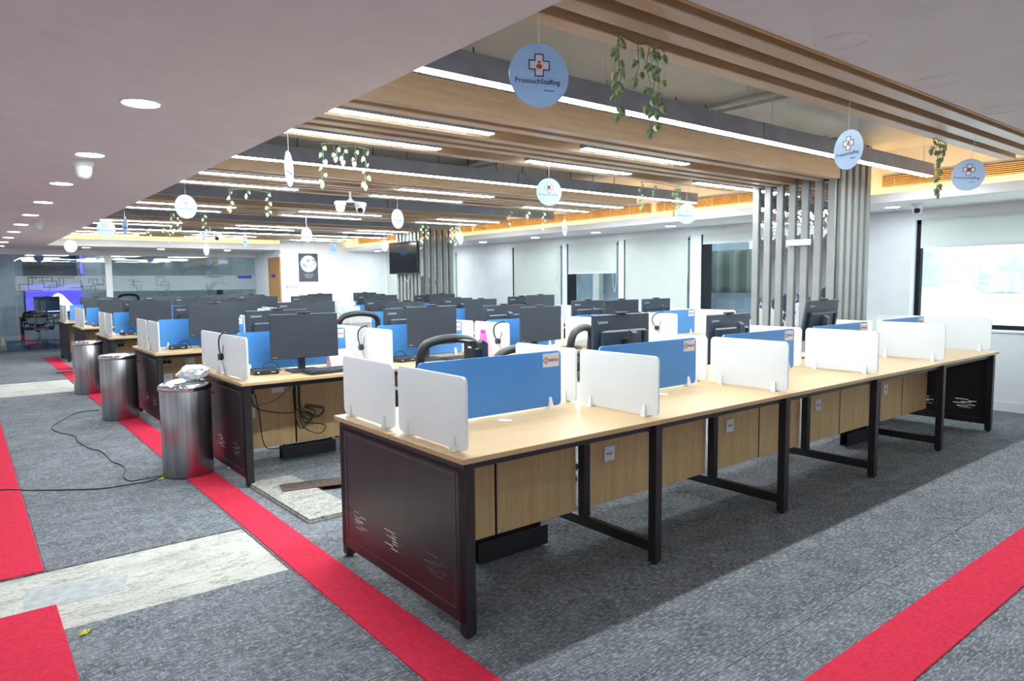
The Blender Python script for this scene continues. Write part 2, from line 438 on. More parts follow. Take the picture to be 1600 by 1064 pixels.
# glass wall with frosted circuit film, white post, door in the side wall
g = tag(obj('window_7', None, None), kind='structure')
xs = [-4, -2.2, -.57, .29, 1.1]
for a, b in zip(xs[:-1], xs[1:]): part('pane', MB().box(a+.004, b-.004, YG-.006, YG+.006, .02, 2.10), 'office_glass', g)
for a, b in ((1.23, 2.85), (2.85, 4.44)): part('pane', MB().box(a+.004, b-.004, YG-.006, YG+.006, .02, 2.10), 'office_glass', g)
part('post', MB().box(1.1, 1.23, YG-.04, YG+.05, 0, 2.10), 'white_plastic', g)
part('bottom_rail', MB().box(-4, 4.44, YG-.02, YG+.02, 0, .035), 'chrome', g)
part('frost_band', MB().box(-.56, 1.09, YG-.009, YG-.007, 1.34, 1.65), 'frost_film', g)
part('frost_band', MB().box(1.24, 4.43, YG-.009, YG-.007, 1.30, 1.65), 'frost_film', g)
mb = MB(); rnd = random.Random(3)
def trace(x, z):
    P = [(x, z)]
    for k in range(rnd.randint(2, 4)):
        if k % 2: x += rnd.choice((-1, 1))*rnd.uniform(.08, .35)
        else: z += rnd.choice((-1, -1, 1))*rnd.uniform(.06, .2)
        z = max(.5, min(1.62, z)); P.append((x, z))
    return P
def ribbon(P, w=.010):
    for (xa, za), (xb, zb) in zip(P[:-1], P[1:]):
        mb.box(min(xa, xb)-w, max(xa, xb)+w, YG-.0115, YG-.0105, min(za, zb)-w, max(za, zb)+w)
for k in range(14):
    P = trace(rnd.uniform(-.4, .9), rnd.uniform(1.35, 1.6)); ribbon([(max(-.5, min(1.05, x)), max(1.32, z)) for x, z in P], .007)
for k in range(12):
    P = trace(rnd.uniform(-.4, .9), rnd.uniform(.55, .75)); ribbon([(max(-.5, min(1.05, x)), min(.8, z)) for x, z in P], .009)
for k in range(16):
    P = trace(rnd.uniform(1.5, 4.2), rnd.uniform(1.3, 1.6)); ribbon([(max(1.3, min(4.35, x)), max(1.25, z)) for x, z in P], .006)
part('circuit_lines', mb, 'dark_facade', g)
dr = tag(obj('door_1', None, None), kind='structure')
part('door_leaf', MB().cbox(4.425, 4.449, 14.03, 14.80, .0, 2.06, .003), 'door_wood', dr)
part('door_frame', MB().box(4.42, 4.449, 14.80, 15.30, 0, 2.12).box(4.42, 4.449, 14.0, 14.80, 2.06, 2.12), 'wall_paint', dr)
hd = part('door_handle', MB().tube([(4.40, 14.74, 1.0), (4.40, 14.62, 1.0)], .009).box(4.40, 4.425, 14.73, 14.75, .99, 1.01), 'chrome', dr, True)
tag(part('door_sign', MB().cbox(4.415, 4.424, 14.3, 14.55, 1.58, 1.66, .002), 'violet_sign', None), 'small violet door sign on the wooden door', 'sign')
tag(part('glass_sign', MB().cbox(4.0, 4.34, YG-.02, YG-.0125, 1.575, 1.645, .002), 'violet_sign', None), 'violet sign strip stuck on the glass wall by the corner', 'sign')

# ------------------------------------------------------------------ workstation benches
ROWS = 6; DY = 2.71; RY = [0, 2.71, 5.42, 8.18, 10.83, 13.12]; NP = [5, 5, 5, 5, 5, 3]; LB, WB = 6.0, 1.19
rowname = ['nearest bench', 'second bench', 'third bench', 'fourth bench', 'fifth bench', 'farthest bench']
podname = ['at the aisle end', 'second from the aisle', 'in the middle', 'second from the windows', 'at the window end']
tile_top = MB().cbox(.001, 1.199, 0, .594, .727, .75, .002).mesh('tabletop', 'oak_top')
def slots_panel():
    slots = []
    for c, k in ((.25, 0), (.62, 1), (.98, 2)):
        for j in range(7):
            o = [.0, .035, -.03, .05, .0, -.04, .03][(j+k*2) % 7]
            slots.append((c+o-.055, c+o+.055-(j % 3)*.02, .195+j*.013, .2005+j*.013))
    ys = sorted({.02, 1.17} | {round(q, 4) for s in slots for q in s[:2]}); zs = sorted({.06, .70} | {round(q, 4) for s in slots for q in s[2:]})
    mb = MB()
    for z0, z1 in zip(zs[:-1], zs[1:]):
        run = None
        for y0, y1 in zip(ys[:-1], ys[1:]):
            cy, cz = (y0+y1)/2, (z0+z1)/2
            if any(s[0] < cy < s[1] and s[2] < cz < s[3] for s in slots):
                if run: mb.box(.022, .026, run[0], run[1], z0, z1); run = None
            else: run = (run[0], y1) if run else (y0, y1)
        if run: mb.box(.022, .026, run[0], run[1], z0, z1)
    return mb
end_me = slots_panel().mesh('side_panel', 'black_metal')
bead_me = MB().box(.0195, .022, .09, 1.10, .11, .114).box(.0195, .022, .09, 1.10, .666, .67).box(.0195, .022, .09, .094, .11, .67).box(.0195, .022, 1.096, 1.10, .11, .67).mesh('panel_bead', 'bead_highlight')
leg_me = MB().cbox(0, .05, 0, .05, .012, .727, .003).mesh('leg', 'black_metal')
foot_me = MB().lathe([(.018, 0), (.018, .013)], 10, (.025, .025, 0)).mesh('foot', 'black_plastic')
bar_me = MB().cbox(.005, .045, .05, 1.14, .06, .115, .003).mesh('floor_bar', 'black_metal')
post_me = MB().cbox(0, .05, .53, .58, .115, .727, .003).mesh('post', 'black_metal')
topbar_me = MB().box(.0, .05, .05, 1.14, .68, .727).mesh('top_bar', 'black_metal')
joint_me = MB().box(-.005, .005, .586, .606, .14, .70).mesh('joint_strip', 'frame_black')
board_me = MB().cbox(.0, .558, .585, .603, .14, .70, .002).mesh('modesty_board', 'oak_board')
rail_me = MB().box(.03, 5.97, .05, .08, .69, .727).box(.03, 5.97, 1.11, 1.14, .69, .727).mesh('rail', 'black_metal')
sock_me = MB().cbox(-.045, .045, -.008, 0, -.045, .045, .003).mesh('socket_plate', 'white_plastic')
hole_me = MB().box(-.022, -.016, -.0095, -.0078, -.006, .006).box(.012, .018, -.0095, -.0078, -.006, .006).box(-.004, .002, -.0095, -.0078, -.008, .008).mesh('socket_hole', 'black_plastic')
grom_me = MB().lathe([(.036, 0), (.036, .004), (.028, .005), (.027, .002), (.0, .002)], 20, cap=False).mesh('grommet', 'white_plastic', True)
tray_me = MB().box(0, .46, .56, .565, .02, .125).box(0, .46, .62, .625, .02, .125).box(0, .46, .56, .625, .02, .025).mesh('cable_tray', 'black_metal')
hang_me = MB().box(.02, .04, .606, .612, .10, .2).box(.42, .44, .606, .612, .10, .2).mesh('tray_hanger', 'black_metal')
plug_me = MB().cbox(-.018, .018, -.045, -.008, -.02, .022, .006).mesh('plug', 'black_plastic')
rlabel = ['empty-fronted oak and black steel bench nearest the camera', 'oak and black steel bench in the second row, dark monitor at its aisle end',
          'oak and black steel bench in the third row behind the second bin', 'oak and black steel bench in the fourth row behind the third bin',
          'oak and black steel bench in the fifth row', 'oak and black steel bench in the last row before the glass wall']
for r in range(ROWS):
    t = thing('workstation_bench', rlabel[r], 'desk', (0, RY[r], 0), 0, 'rows of shared workstation benches')
    np_ = NP[r]
    for i in range(np_):
        obj('tabletop', tile_top, t, (1.2*i, 0, 0)); obj('tabletop', tile_top, t, (1.2*i, .596, 0))
        for k in (0, 1): obj('modesty_board', board_me, t, (1.2*i+.035+k*.572, 0, 0))
        obj('joint_strip', joint_me, t, (1.2*i+.60, 0, 0))
        sp = obj('socket_plate', sock_me, t, (1.2*i+.23, .585, .43)); obj('socket_hole', hole_me, sp)
        obj('grommet', grom_me, t, (1.2*i+.59, .49, .75 if r == 0 else .7455)); obj('grommet', grom_me, t, (1.2*i+.59, .70, .7455))
    for i in range(np_+1):
        x = .022 if i == 0 else 1.2*np_-.072 if i == np_ else 1.2*i-.025
        for yy in (.02, 1.12):
            l = obj('leg', leg_me, t, (x, yy, 0)); obj('foot', foot_me, l)
        if 0 < i < np_:
            obj('floor_bar', bar_me, t, (x, 0, 0)); obj('post', post_me, t, (x, 0, 0))
        obj('top_bar', topbar_me, t, (x, 0, 0))
    for s in (0, 1):
        o = obj('side_panel', end_me, t, (s*(1.2*np_-.048), 0, 0)); obj('panel_bead', bead_me, o)
    o = obj('rail', rail_me, t); o.scale.x = np_/5
    for x in ((.47, 4.3) if r < 2 else (.47,)):
        o = obj('cable_tray', tray_me, t, (x, 0, 0)); obj('tray_hanger', hang_me, o)
    if 0 < r < 4:
        sp = obj('socket_plate', sock_me, t, (.46, .585, .60)); sp.scale = (1.1, 1, .7)
        sp = obj('socket_plate', MB().cbox(-.07, .07, -.008, 0, -.032, .032, .003).mesh('socket_plate', 'white_plastic'), t, (.2, .585, .60))
        for k in (0, 1):
            pg = obj('plug', plug_me, sp, (.0+.045*k, 0, 0))

# dividers
plate = MB().prism(rrect(-.45, .45, .012, .31, .025), 'y', -.006, .006).mesh('panel', 'blue_acrylic', False)
wplate = MB().prism(rrect(-.275, .275, .010, .31, .028), 'y', -.006, .006).mesh('panel', 'white_acrylic', False)
def clip_mesh():
    mb = MB()
    for s in (-1, 1):
        y = s*.007
        ya, yb = (y, y+s*.016)
        V = [(-.016, ya, 0), (.016, ya, 0), (.016, yb, 0), (-.016, yb, 0), (-.007, ya, .062), (.007, ya, .062), (.007, ya+s*.004, .062), (-.007, ya+s*.004, .062)]
        F = [(0, 1, 2, 3), (4, 5, 6, 7), (0, 1, 5, 4), (1, 2, 6, 5), (2, 3, 7, 6), (3, 0, 4, 7)]
        mb.add(V, F)
    mb.box(-.016, .016, -.012, .012, 0, .010)
    return mb.mesh('clip', 'white_plastic')
clip_me = clip_mesh()
stick_me = MB().cbox(-.058, .058, -.0012, 0, -.036, .036, .0005).mesh('sticker', 'card_white')
def cross_poly(s, a):   # plus outline: half size s, half arm width a
    return [(-a, -s), (a, -s), (a, -a), (s, -a), (s, a), (a, a), (a, s), (-a, s), (-a, a), (-s, a), (-s, -a), (-a, -a)]
def cross_outline(mb, s, a, w, y0, y1, cx=0, cz=0):
    P = cross_poly(s, a)
    for (x0, z0), (x1, z1) in zip(P, P[1:]+P[:1]):
        mb.box(cx+min(x0, x1)-w/2, cx+max(x0, x1)+w/2, y0, y1, cz+min(z0, z1)-w/2, cz+max(z0, z1)+w/2)
logo_small = MB(); cross_outline(logo_small, .016, .0065, .003, -.0020, -.0012, -.036, 0)
logo_small = logo_small.mesh('cross_print', 'print_dark')
dot_small = MB().box(-.039, -.033, -.0022, -.0012, -.005, .004).mesh('figure_print', 'print_red')
ws_me = textmesh('WS', .022, 'print_dark', bold=.0006); num_me = {}
def divider(kind, label, group, loc, rz):
    t = thing('desk_divider', label, 'divider', loc, rz, group)
    obj('panel', plate if kind == 'b' else wplate, t)
    for x in ((-.36, .37) if kind == 'b' else (-.19, .19)): obj('clip', clip_me, t, (x, 0, 0))
    return t
wpos = [.06, 1.195, 2.395, 3.595, 4.795, 5.94]
wn = ['first', 'second', 'third', 'fourth', 'fifth', 'last']
for r in range(ROWS):
    y0 = RY[r]
    for i, x in enumerate(wpos if NP[r] == 5 else [.06, 1.195, 2.395, 3.54]):
        for k, (yc, nm) in enumerate(((.325 if i in (0, NP[r]) else .30, 'near'), (.91 if i in (0, NP[r]) else .88, 'far'))):
            divider('w', 'white frosted divider, %s half of the %s crosswise pair from the aisle, %s' % (nm, 'last' if i == NP[r] else wn[i], rowname[r]),
                    'white frosted desk dividers', (x, y0+yc, .7508), R(90+random.uniform(-1.5, 1.5)))
    for i in range(NP[r]):
        n = 56-i if r == 0 else 56+r*10-i
        t = divider('b', 'blue acrylic divider with white number sticker, %s, %s' % (podname[i], rowname[r]),
                    'blue desk dividers', (1.2*i+.61, y0+.60, .7508), R(random.uniform(-.6, .6)))
        st = obj('sticker', stick_me, t, (.378, -.006, .262))
        if r < 4:
            obj('cross_print', logo_small, st); obj('figure_print', dot_small, st)
            obj('lettering', ws_me, st, (-.016, -.0012, -.008), (R(90), 0, 0))
            num_me.setdefault(n, None)
            if num_me[n] is None: num_me[n] = textmesh('-%03d' % n, .022, 'print_red', bold=.0006)
            obj('lettering', num_me[n], st, (.0125, -.0012, -.008), (R(90), 0, 0))

# monitors
logo_me = textmesh('Lenovo', .030, 'logo_grey', bold=.0003); chin_me = textmesh('Lenovo', .011, 'logo_grey')
pan_me = MB().cbox(-.265, .265, -.012, .012, .115, .46, .004).mesh('panel', 'monitor_plastic')
scr_me = MB().box(-.259, .259, -.0128, -.0118, .149, .455).mesh('screen', 'screen_matte')
rear_me = MB().cbox(-.21, .21, .012, .040, .13, .36, .010).mesh('rear_housing', 'monitor_plastic')
port_me = MB().cbox(-.20, -.165, .040, .052, .14, .35, .004).mesh('port_cover', 'black_plastic')
neck_me = MB().prism([(.085, .008), (.085, .36), (.093, .375), (.125, .355), (.125, .008)], 'x', -.024, .024).mesh('neck', 'monitor_plastic')
arm_me = MB().cbox(-.035, .035, .038, .09, .24, .31, .006).mesh('arm', 'black_plastic')
base_me = MB().prism(rrect(-.12, .12, -.07, .16, .02), 'z', 0, .010).mesh('stand_base', 'monitor_plastic')
web_me = MB().cbox(-.05, .05, -.016, .02, .462, .474, .003).box(-.012, .012, -.010, .010, .459, .463).mesh('webcam', 'black_plastic')
def monitor(label, loc, rz, dz=0, tilt=0, headless=False):
    t = thing('monitor', label, 'monitor', loc, rz, 'monitors on the benches')
    obj('stand_base', base_me, t); obj('neck', neck_me, t); a = obj('arm', arm_me, t, (0, 0, dz))
    p = obj('panel', pan_me, t, (0, 0, dz), (tilt, 0, 0)); obj('screen', scr_me, p); obj('webcam', web_me, p)
    h = obj('rear_housing', rear_me, p); obj('port_cover', port_me, p)
    obj('lettering', logo_me, p, (.225, .0121, .405), (R(90), 0, R(180))); obj('lettering', chin_me, p, (-.25, -.0125, .127), (R(90), 0, 0))
    return t
rd = random.Random(11)
front_x = {(1, 0): .60, (1, 1): 1.77, (1, 2): 3.04}
for r in range(ROWS):
    for i in range(NP[r]):
        if r > 0 and not (r == 1 and i == 4):
            x = front_x.get((r, i), 1.2*i+.62+rd.uniform(-.05, .05))
            monitor('dark monitor with screen facing the camera, %s, %s' % (podname[i], rowname[r]), (x, RY[r]+.34, .7508), R(rd.uniform(-6, 4)), {(1, 1): .015, (1, 2): -.025}.get((r, i), rd.uniform(-.02, .02)))
        if r == 0 and i in (0, 4): continue
        x = {(0, 1): 1.84, (0, 2): 3.02, (0, 3): 4.28}.get((r, i), 1.2*i+.62+rd.uniform(-.05, .05))
        monitor('dark monitor turned with its back to the camera, %s, %s' % (podname[i], rowname[r]), (x, RY[r]+.87, .7508), R(180+rd.uniform(-5, 5)),
                {(0, 1): .012, (0, 2): -.03, (0, 3): .05}.get((r, i), rd.uniform(-.02, .02)), R(-9) if (r, i) == (0, 3) else 0)
# a bare monitor stand whose screen was taken off
t = thing('monitor_stand', 'black monitor stand without a screen at the aisle end of the nearest bench', 'monitor stand', (.60, .84, .7508), R(-97))
obj('stand_base', base_me, t); obj('neck', neck_me, t)
part('mount_plate', MB().box(-.055, .055, .02, .03, .22, .245).box(-.055, .055, .02, .03, .345, .37).box(-.055, -.03, .02, .03, .245, .345).box(.03, .055, .02, .03, .245, .345).box(-.03, .03, .02, .03, .275, .335).box(-.06, .06, -.01, .03, .37, .378), 'black_plastic', t)
part('arm', MB().cbox(-.02, .02, .03, .086, .28, .33, .004), 'black_plastic', t)

# keyboards, mini computers, headsets
kb_base = MB().prism([(-.075, .004), (.075, .010), (.075, .026), (-.075, .014)], 'x', -.215, .215)
kb_base = kb_base.mesh('keyboard_body', 'black_plastic')
mb = MB()
for row in range(5):
    for c in range(18):
        if row == 0 and 4 < c < 11: continue
        y = -.058+row*.027; z = .0165+row*.0022
        x = -.203+c*.0228; mb.cbox(x, x+.0195, y, y+.022, z, z+.006, .0015)
    if row == 0: mb.cbox(-.203+5*.0228, -.203+10.85*.0228, -.058, -.036, .0165, .0225, .0015)
keys_me = mb.mesh('keys', 'monitor_plastic')
pc_me = MB().cbox(-.09, .09, -.09, .09, .004, .036, .003).mesh('case', 'black_plastic')
pcp_me = MB().box(-.07, -.055, -.0915, -.09, .014, .024).box(.03, .06, -.0915, -.09, .016, .022).mesh('front_ports', 'logo_grey')
mouse_me = MB().lathe([(.0, .0), (.03, .001), (.033, .012), (.026, .026), (.012, .033), (.0, .034)], 14, cap=False).tf(Matrix.Diagonal((.9, 1.6, 1, 1))).mesh('mouse_shell', 'black_plastic', True)
for r in range(1, 5):
    for i in range(5):
        if r == 1 and i == 4: continue
        y0 = RY[r]
        kx, ky = (1.2*i+.80, y0+.165) if (r, i) != (1, 0) else (.74, y0+.165)
        k = thing('keyboard', 'black keyboard lying before the monitor %s, %s' % (podname[i], rowname[r]), 'keyboard', (kx, ky, .7508), R(rd.uniform(-4, 14)), 'keyboards on the benches')
        obj('keyboard_body', kb_base, k); obj('keys', keys_me, k)
        q = thing('mini_computer', 'small black box computer beside the monitor %s, %s' % (podname[i], rowname[r]), 'computer', (1.2*i+.31, y0+.43, .7508), R(rd.uniform(-10, 10)), 'mini computers on the benches')
        obj('case', pc_me, q); obj('front_ports', pcp_me, q)
        part('feet', MB().box(-.08, -.06, -.08, .08, 0, .005).box(.06, .08, -.08, .08, 0, .005), 'black_plastic', q)
        c0 = Vector((0, .09, .02))
        part('cable', MB().tube(spline([(0, .09, .02), (.03, .13, .06), (.10, .13, .07), (.125, .10, .03), (.13, .05, .006)], 5), .0035, 6), 'black_plastic', q, True)
def headset(label, x, y, z):
    t = thing('headset', label, 'headset', (x, y, z), 0, 'headsets hung on the white dividers')
    pts = [(.012, -.075, -.01), (.0, -.065, .012), (-.013, -.045, .006), (-.014, 0, -.004), (-.014, .050, -.03), (-.014, .072, -.07), (-.014, .066, -.11), (-.016, .040, -.145), (-.018, .0, -.165)]
    part('headband', MB().tube(spline(pts, 5), .006, 8), 'black_plastic', t, True)
    e = part('ear_cup', MB().lathe([(.0, -.012), (.024, -.012), (.028, 0), (.024, .012), (0, .012)], 16, cap=False).tf(Matrix.Rotation(R(90), 4, 'Y')), 'black_plastic', t, True, loc=(-.022, -.008, -.172))
    part('ear_pad', MB().lathe([(.012, 0), (.024, .003), (.027, .009), (.012, .012)], 16).tf(Matrix.Rotation(R(-90), 4, 'Y')), 'monitor_plastic', e, True, loc=(-.010, 0, 0))
    part('microphone', MB().tube(spline([(-.02, -.01, -.17), (-.02, -.035, -.15), (-.018, -.05, -.11), (-.016, -.05, -.08)], 4), .003, 6), 'black_plastic', t, True)
    part('lead', MB().tube(spline([(-.02, -.01, -.19), (-.018, -.03, -.23), (-.016, -.06, -.27), (-.02, -.09, -.308)], 4), .002, 5), 'black_plastic', t, True)
headset('black headset hung on the first white divider of the second bench', .054, DY+.57, 1.062)
headset('black headset hung on the second crosswise divider of the second bench', 1.189, DY+.52, 1.062)
headset('black headset hung on the third crosswise divider of the second bench', 2.389, DY+.17, 1.062)
headset('black headset hung near the window end of the second bench', 4.789, DY+.30, 1.062)
headset('black headset hung on the second crosswise divider of the third bench', 1.189, 2*DY+.50, 1.062)
# small things on the benches
t = thing('water_bottle', 'translucent pink water bottle with magenta cap on the second bench', 'bottle', (2.40-.06, DY+.36, .7508))
part('body', MB().lathe([(.030, 0), (.034, .005), (.034, .06), (.031, .07), (.034, .08), (.034, .16), (.028, .19), (.020, .205)], 20), 'bottle_pink', t, True)
part('cap', MB().lathe([(.024, .203), (.025, .207), (.025, .235), (.022, .24)], 16), 'pink_cap', t, True)
t = thing('paper_bag', 'pale pink paper bag standing beside the dark monitor on the second bench', 'bag', (.98, DY+.50, .7508), R(8))
part('bag_body', MB().add([(-.12, -.03, 0), (.10, -.03, 0), (.10, .05, 0), (-.12, .05, 0), (-.13, .005, .135), (.085, .005, .14), (.085, .012, .14), (-.13, .012, .135)], [(3, 2, 1, 0), (4, 5, 6, 7), (0, 1, 5, 4), (1, 2, 6, 5), (2, 3, 7, 6), (3, 0, 4, 7)]), 'pink_paper', t)
part('bag_handle', MB().add([(.05, .004, .13), (.09, .004, .13), (.06, .012, .26), (.05, .012, .26), (.05, .008, .13), (.09, .008, .13), (.06, .014, .26), (.05, .014, .26)], [(0, 1, 2, 3), (7, 6, 5, 4), (0, 4, 5, 1), (1, 5, 6, 2), (2, 6, 7, 3), (3, 7, 4, 0)]), 'pink_paper', t)
# tangled leads under the second bench
t = thing('cable_bundle', 'tangle of black leads hanging under the aisle end of the second bench', 'cables', (.62, DY+.55, .70))
for k in range(6):
    a = rd.uniform(-.03, .05); b = rd.uniform(.25, .5); w = rd.uniform(.02, .14)
    part('lead', MB().tube(spline([(a*.3, 0, .0), (a-.03, -.02, -.12), (a-.02, -.03, -b*.8), (a+w, -.03, -b), (a+w+.06, -.02, -b+.06), (a+.02, -.01, -b+.10)], 6), .0045, 6), 'black_plastic', t, True)
part('power_lead', MB().tube(spline([(-.39, .0, -.12), (-.36, -.02, -.22), (-.25, -.02, -.27), (-.08, -.02, -.30), (.0, -.01, -.27)], 6), .0045, 6), 'black_plastic', t, True)
part('floor_lead', MB().tube(spline([(-.35, .0, -.12), (-.33, -.02, -.3), (-.31, -.02, -.5), (-.26, -.03, -.565), (-.12, -.03, -.56)], 6), .0045, 6), 'black_plastic', t, True)
part('network_lead', MB().tube(spline([(-.44, .0, -.22), (-.33, -.02, -.21), (-.18, -.02, -.17), (-.05, -.02, -.06), (0, -.0, .0)], 6), .003, 6), 'blue_cable', t, True)

# ------------------------------------------------------------------ chairs
def make_chair(label, loc, rz, h=1.05):
    t = thing('office_chair', label, 'chair', loc, rz, 'office chairs between the benches')
    # faces local +Y ; backrest at -Y
    w = .22; zb, zt = .56, h
    loop = [(-.16, -.20, zb), (-w, -.22, zb+.10), (-w-.005, -.25, zt-.14), (-w+.02, -.262, zt-.05), (-w+.09, -.268, zt-.015), (0, -.27, zt), (w-.09, -.268, zt-.015), (w-.02, -.262, zt-.05), (w+.005, -.25, zt-.14), (w, -.22, zb+.10), (.16, -.20, zb), (0, -.195, zb-.01), (-.16, -.20, zb)]
    part('back_frame', MB().tube(spline(loop, 5), .031, 10), 'black_plastic', t, True)
    mb = MB(); n = 6; V = []
    for j in range(n+1):
        z = zb+(zt-zb-.10)*j/n; hw = .17+.045*min(1, j/2)
        for k in range(7):
            x = -hw+2*hw*k/6; V.append((x, -.20-.062*(j/n)-.02*(1-(x/hw)**2)*0, z))
    F = [(j*7+k, j*7+k+1, (j+1)*7+k+1, (j+1)*7+k) for j in range(n) for k in range(6)]
    part('back_mesh', MB().add(V, F), 'chair_mesh', t)
    part('lumbar_bar', MB().cbox(-.19, .19, -.262, -.242, zb+.16, zb+.22, .006), 'black_plastic', t)
    part('seat', MB().cbox(-.24, .24, -.22, .24, .43, .50, .022), 'seat_fabric', t)
    part('spine', MB().tube(spline([(0, -.05, .41), (0, -.22, .42), (0, -.27, .52), (0, -.262, .75)], 5), .022, 8), 'black_plastic', t, True)
    for s in (-1, 1):
        part('armrest', MB().tube(spline([(s*.22, 0, .43), (s*.28, 0, .45), (s*.29, 0, .60), (s*.28, -.02, .655)], 4), .014, 8).cbox(s*.28-.035, s*.28+.035, -.13, .12, .655, .685, .008), 'black_plastic', t, True)
    part('gas_stem', MB().lathe([(.028, .10), (.028, .26), (.018, .26), (.018, .43)], 14), 'chrome', t, True)
    for k in range(5):
        q = R(72*k+18); c, s = math.cos(q), math.sin(q)
        l = part('base_spoke', MB().tube([(0, 0, .115), (.28*c, .28*s, .075)], .022, 8, .014), 'black_plastic', t, True)
        part('caster', MB().lathe([(.008, -.012), (.028, -.012), (.028, .012), (.008, .012)], 12).tf(Matrix.Translation((.28*c, .28*s, .029)) @ Matrix.Rotation(q, 4, 'Z') @ Matrix.Rotation(R(90), 4, 'X')), 'black_plastic', l, True)
    return t
make_chair('black mesh chair behind the aisle-end blue divider of the nearest bench', (1.20, 2.14, 0), R(-4), 1.045)
make_chair('black mesh chair with grey back panel left of the first monitor back', (2.40, 2.15, 0), R(24), 1.055)
make_chair('low black chair partly hidden between the first two chairs', (1.82, 1.62, 0), R(188), .93)
make_chair('black mesh chair behind the headset divider of the second bench', (1.88, 4.95, 0), R(-3), 1.11)
make_chair('low black chair behind the large dark monitor of the second bench', (1.36, 4.34, 0), R(183), 1.06)
make_chair('black chair seen through the glass right of the white post', (1.82, 17.2, 0), R(180), 1.20)
make_chair('black chair at the desk behind the left glass pane', (-.10, 17.1, 0), R(-20), .86)

# ------------------------------------------------------------------ aisle: bins, runners, loose things
def make_bin(label, x, y, swing=True):
    t = thing('waste_bin', label, 'bin', (x, y, .0065), 0, 'steel bins along the aisle')
    r = .178
    part('body', MB().lathe([(r-.004, 0), (r, .006), (r, .655), (r-.003, .66)], 48), 'brushed_steel', t, True)
    part('lid_rim', MB().lathe([(r+.006, .645), (r+.009, .652), (r+.009, .672), (r+.003, .684), (r-.012, .692), (r-.03, .692), (r-.032, .680), (r+.0, .65)], 48, cap=False), 'chrome', t, True)
    part('swing_lid', MB().lathe([(r-.033, -.004), (r-.033, .003), (.08, .012), (0, .014)], 40, cap=False), 'chrome', t, True, loc=(0, 0, .686), rot=(R(0) if swing else R(8), R(0 if swing else -6), 0))
    b = part('handle', MB().tube([(r+.004, -.025, .60), (r+.022, -.025, .60), (r+.022, .025, .60), (r+.004, .025, .60)], .005, 6), 'black_metal', t, True)
    return t
make_bin('nearest steel pedal bin with tilted lid under a crumpled white bag', -.20, 3.42, False)
make_bin('middle steel bin standing on the red strip beside the third bench', -.20, 6.27)
make_bin('farthest steel bin of the three along the red strip', -.20, 8.57)
t = thing('plastic_bag', 'crumpled white plastic bag on the lid of the nearest steel bin', 'bag', (-.13, 3.43, .712))
me = bpy.data.meshes.new('bag_film'); V = []; F = []; n = 18; rr2 = random.Random(5)
for j in range(8):
    for k in range(n):
        q = 2*math.pi*k/n; s = math.sin(math.pi*(j+.3)/7.6); rad = .085*s*(1+rr2.uniform(-.25, .25))
        V.append((rad*1.25*math.cos(q), rad*.95*math.sin(q), .0+.115*(1-math.cos(math.pi*j/7))/2+rr2.uniform(-.008, .008)))
for j in range(7):
    for k in range(n): F.append((j*n+k, j*n+(k+1) % n, (j+1)*n+(k+1) % n, (j+1)*n+k))
F.append(tuple(range(7*n, 8*n))); F.append(tuple(range(n-1, -1, -1)))
part('bag_film', MB().add(V, F), 'bag_plastic', t)
mb = MB()
for k in range(3): mb.tube(spline([(-.05+.05*k, -.05, .05), (-.06+.05*k, -.075, .085), (-.01+.05*k, -.08, .09), (.0+.05*k, -.05, .05)], 4), .006, 5)
part('bag_loops', mb, 'bag_plastic', t, True)

def runner(label, x0, x1, y0, y1):
    tag(part('carpet_runner', MB().cbox(x0, x1, y0, y1, .0, .006, .002), 'red_carpet', None), label, 'carpet', 'red carpet strips')
runner('long red carpet strip under the bins along the bench ends', -.255, -.04, -2.4, 14.4)
runner('red carpet strip at the left edge beyond the bare screed', -1.75, -1.24, 1.945, 15.6)
runner('red carpet piece in the bottom left corner before the bare screed', -1.75, -1.232, -2.5, 1.46)
runner('red carpet strip crossing the bottom right corner', -.03, 7.15, -1.225, -.975)
t = thing('floor_panel_stack', 'two stained raised-floor boards stacked beside the nearest bench end', 'boards', (.215, 2.26, 0), R(1.5))
part('board', MB().cbox(-.165, .175, -.52, .51, 0, .014, .001), 'stained_board', t)
part('board', MB().cbox(-.158, .155, -.515, .505, .0145, .028, .001), 'stained_board', t)
t = thing('metal_strip', 'scratched metal strip with red edge lying across the stained boards', 'metal strip', (.62, 2.36, .029), R(-14))
part('strip', MB().cbox(-.47, .22, -.085, .085, 0, .006, .001), 'metal_strip', t)
part('edge', MB().box(-.47, .22, -.089, -.085, 0, .006), 'strip_red_edge', t)
tag(part('metal_bar', MB().cbox(-.33, .02, 11.36, 11.46, .0065, .03, .004), 'metal_strip', None), 'flat metal bar lying across the red strip behind the bins', 'metal bar')
cab = [(-1.7, 3.85), (-1.35, 3.79), (-1.19, 3.67), (-.93, 3.47), (-.78, 3.38), (-.62, 3.37), (-.48, 3.37), (-.385, 3.45), (-.5, 3.46), (-.59, 3.46), (-.61, 3.64), (-.56, 3.83), (-.56, 4.03), (-.60, 4.19), (-.61, 4.64), (-.67, 4.82), (-.72, 5.25), (-.71, 5.52), (-.81, 5.83), (-.84, 6.18), (-.70, 6.57), (-.52, 6.95), (-.31, 6.97)]
tag(part('floor_cable', MB().tube(spline([(x, y, .0115 if (x < -1.2 or x > -.27) else .005) for x, y in cab], 5), .0045, 6), 'black_plastic', None, True), 'thin black cable snaking over the grey carpet to the nearest bin', 'cable')
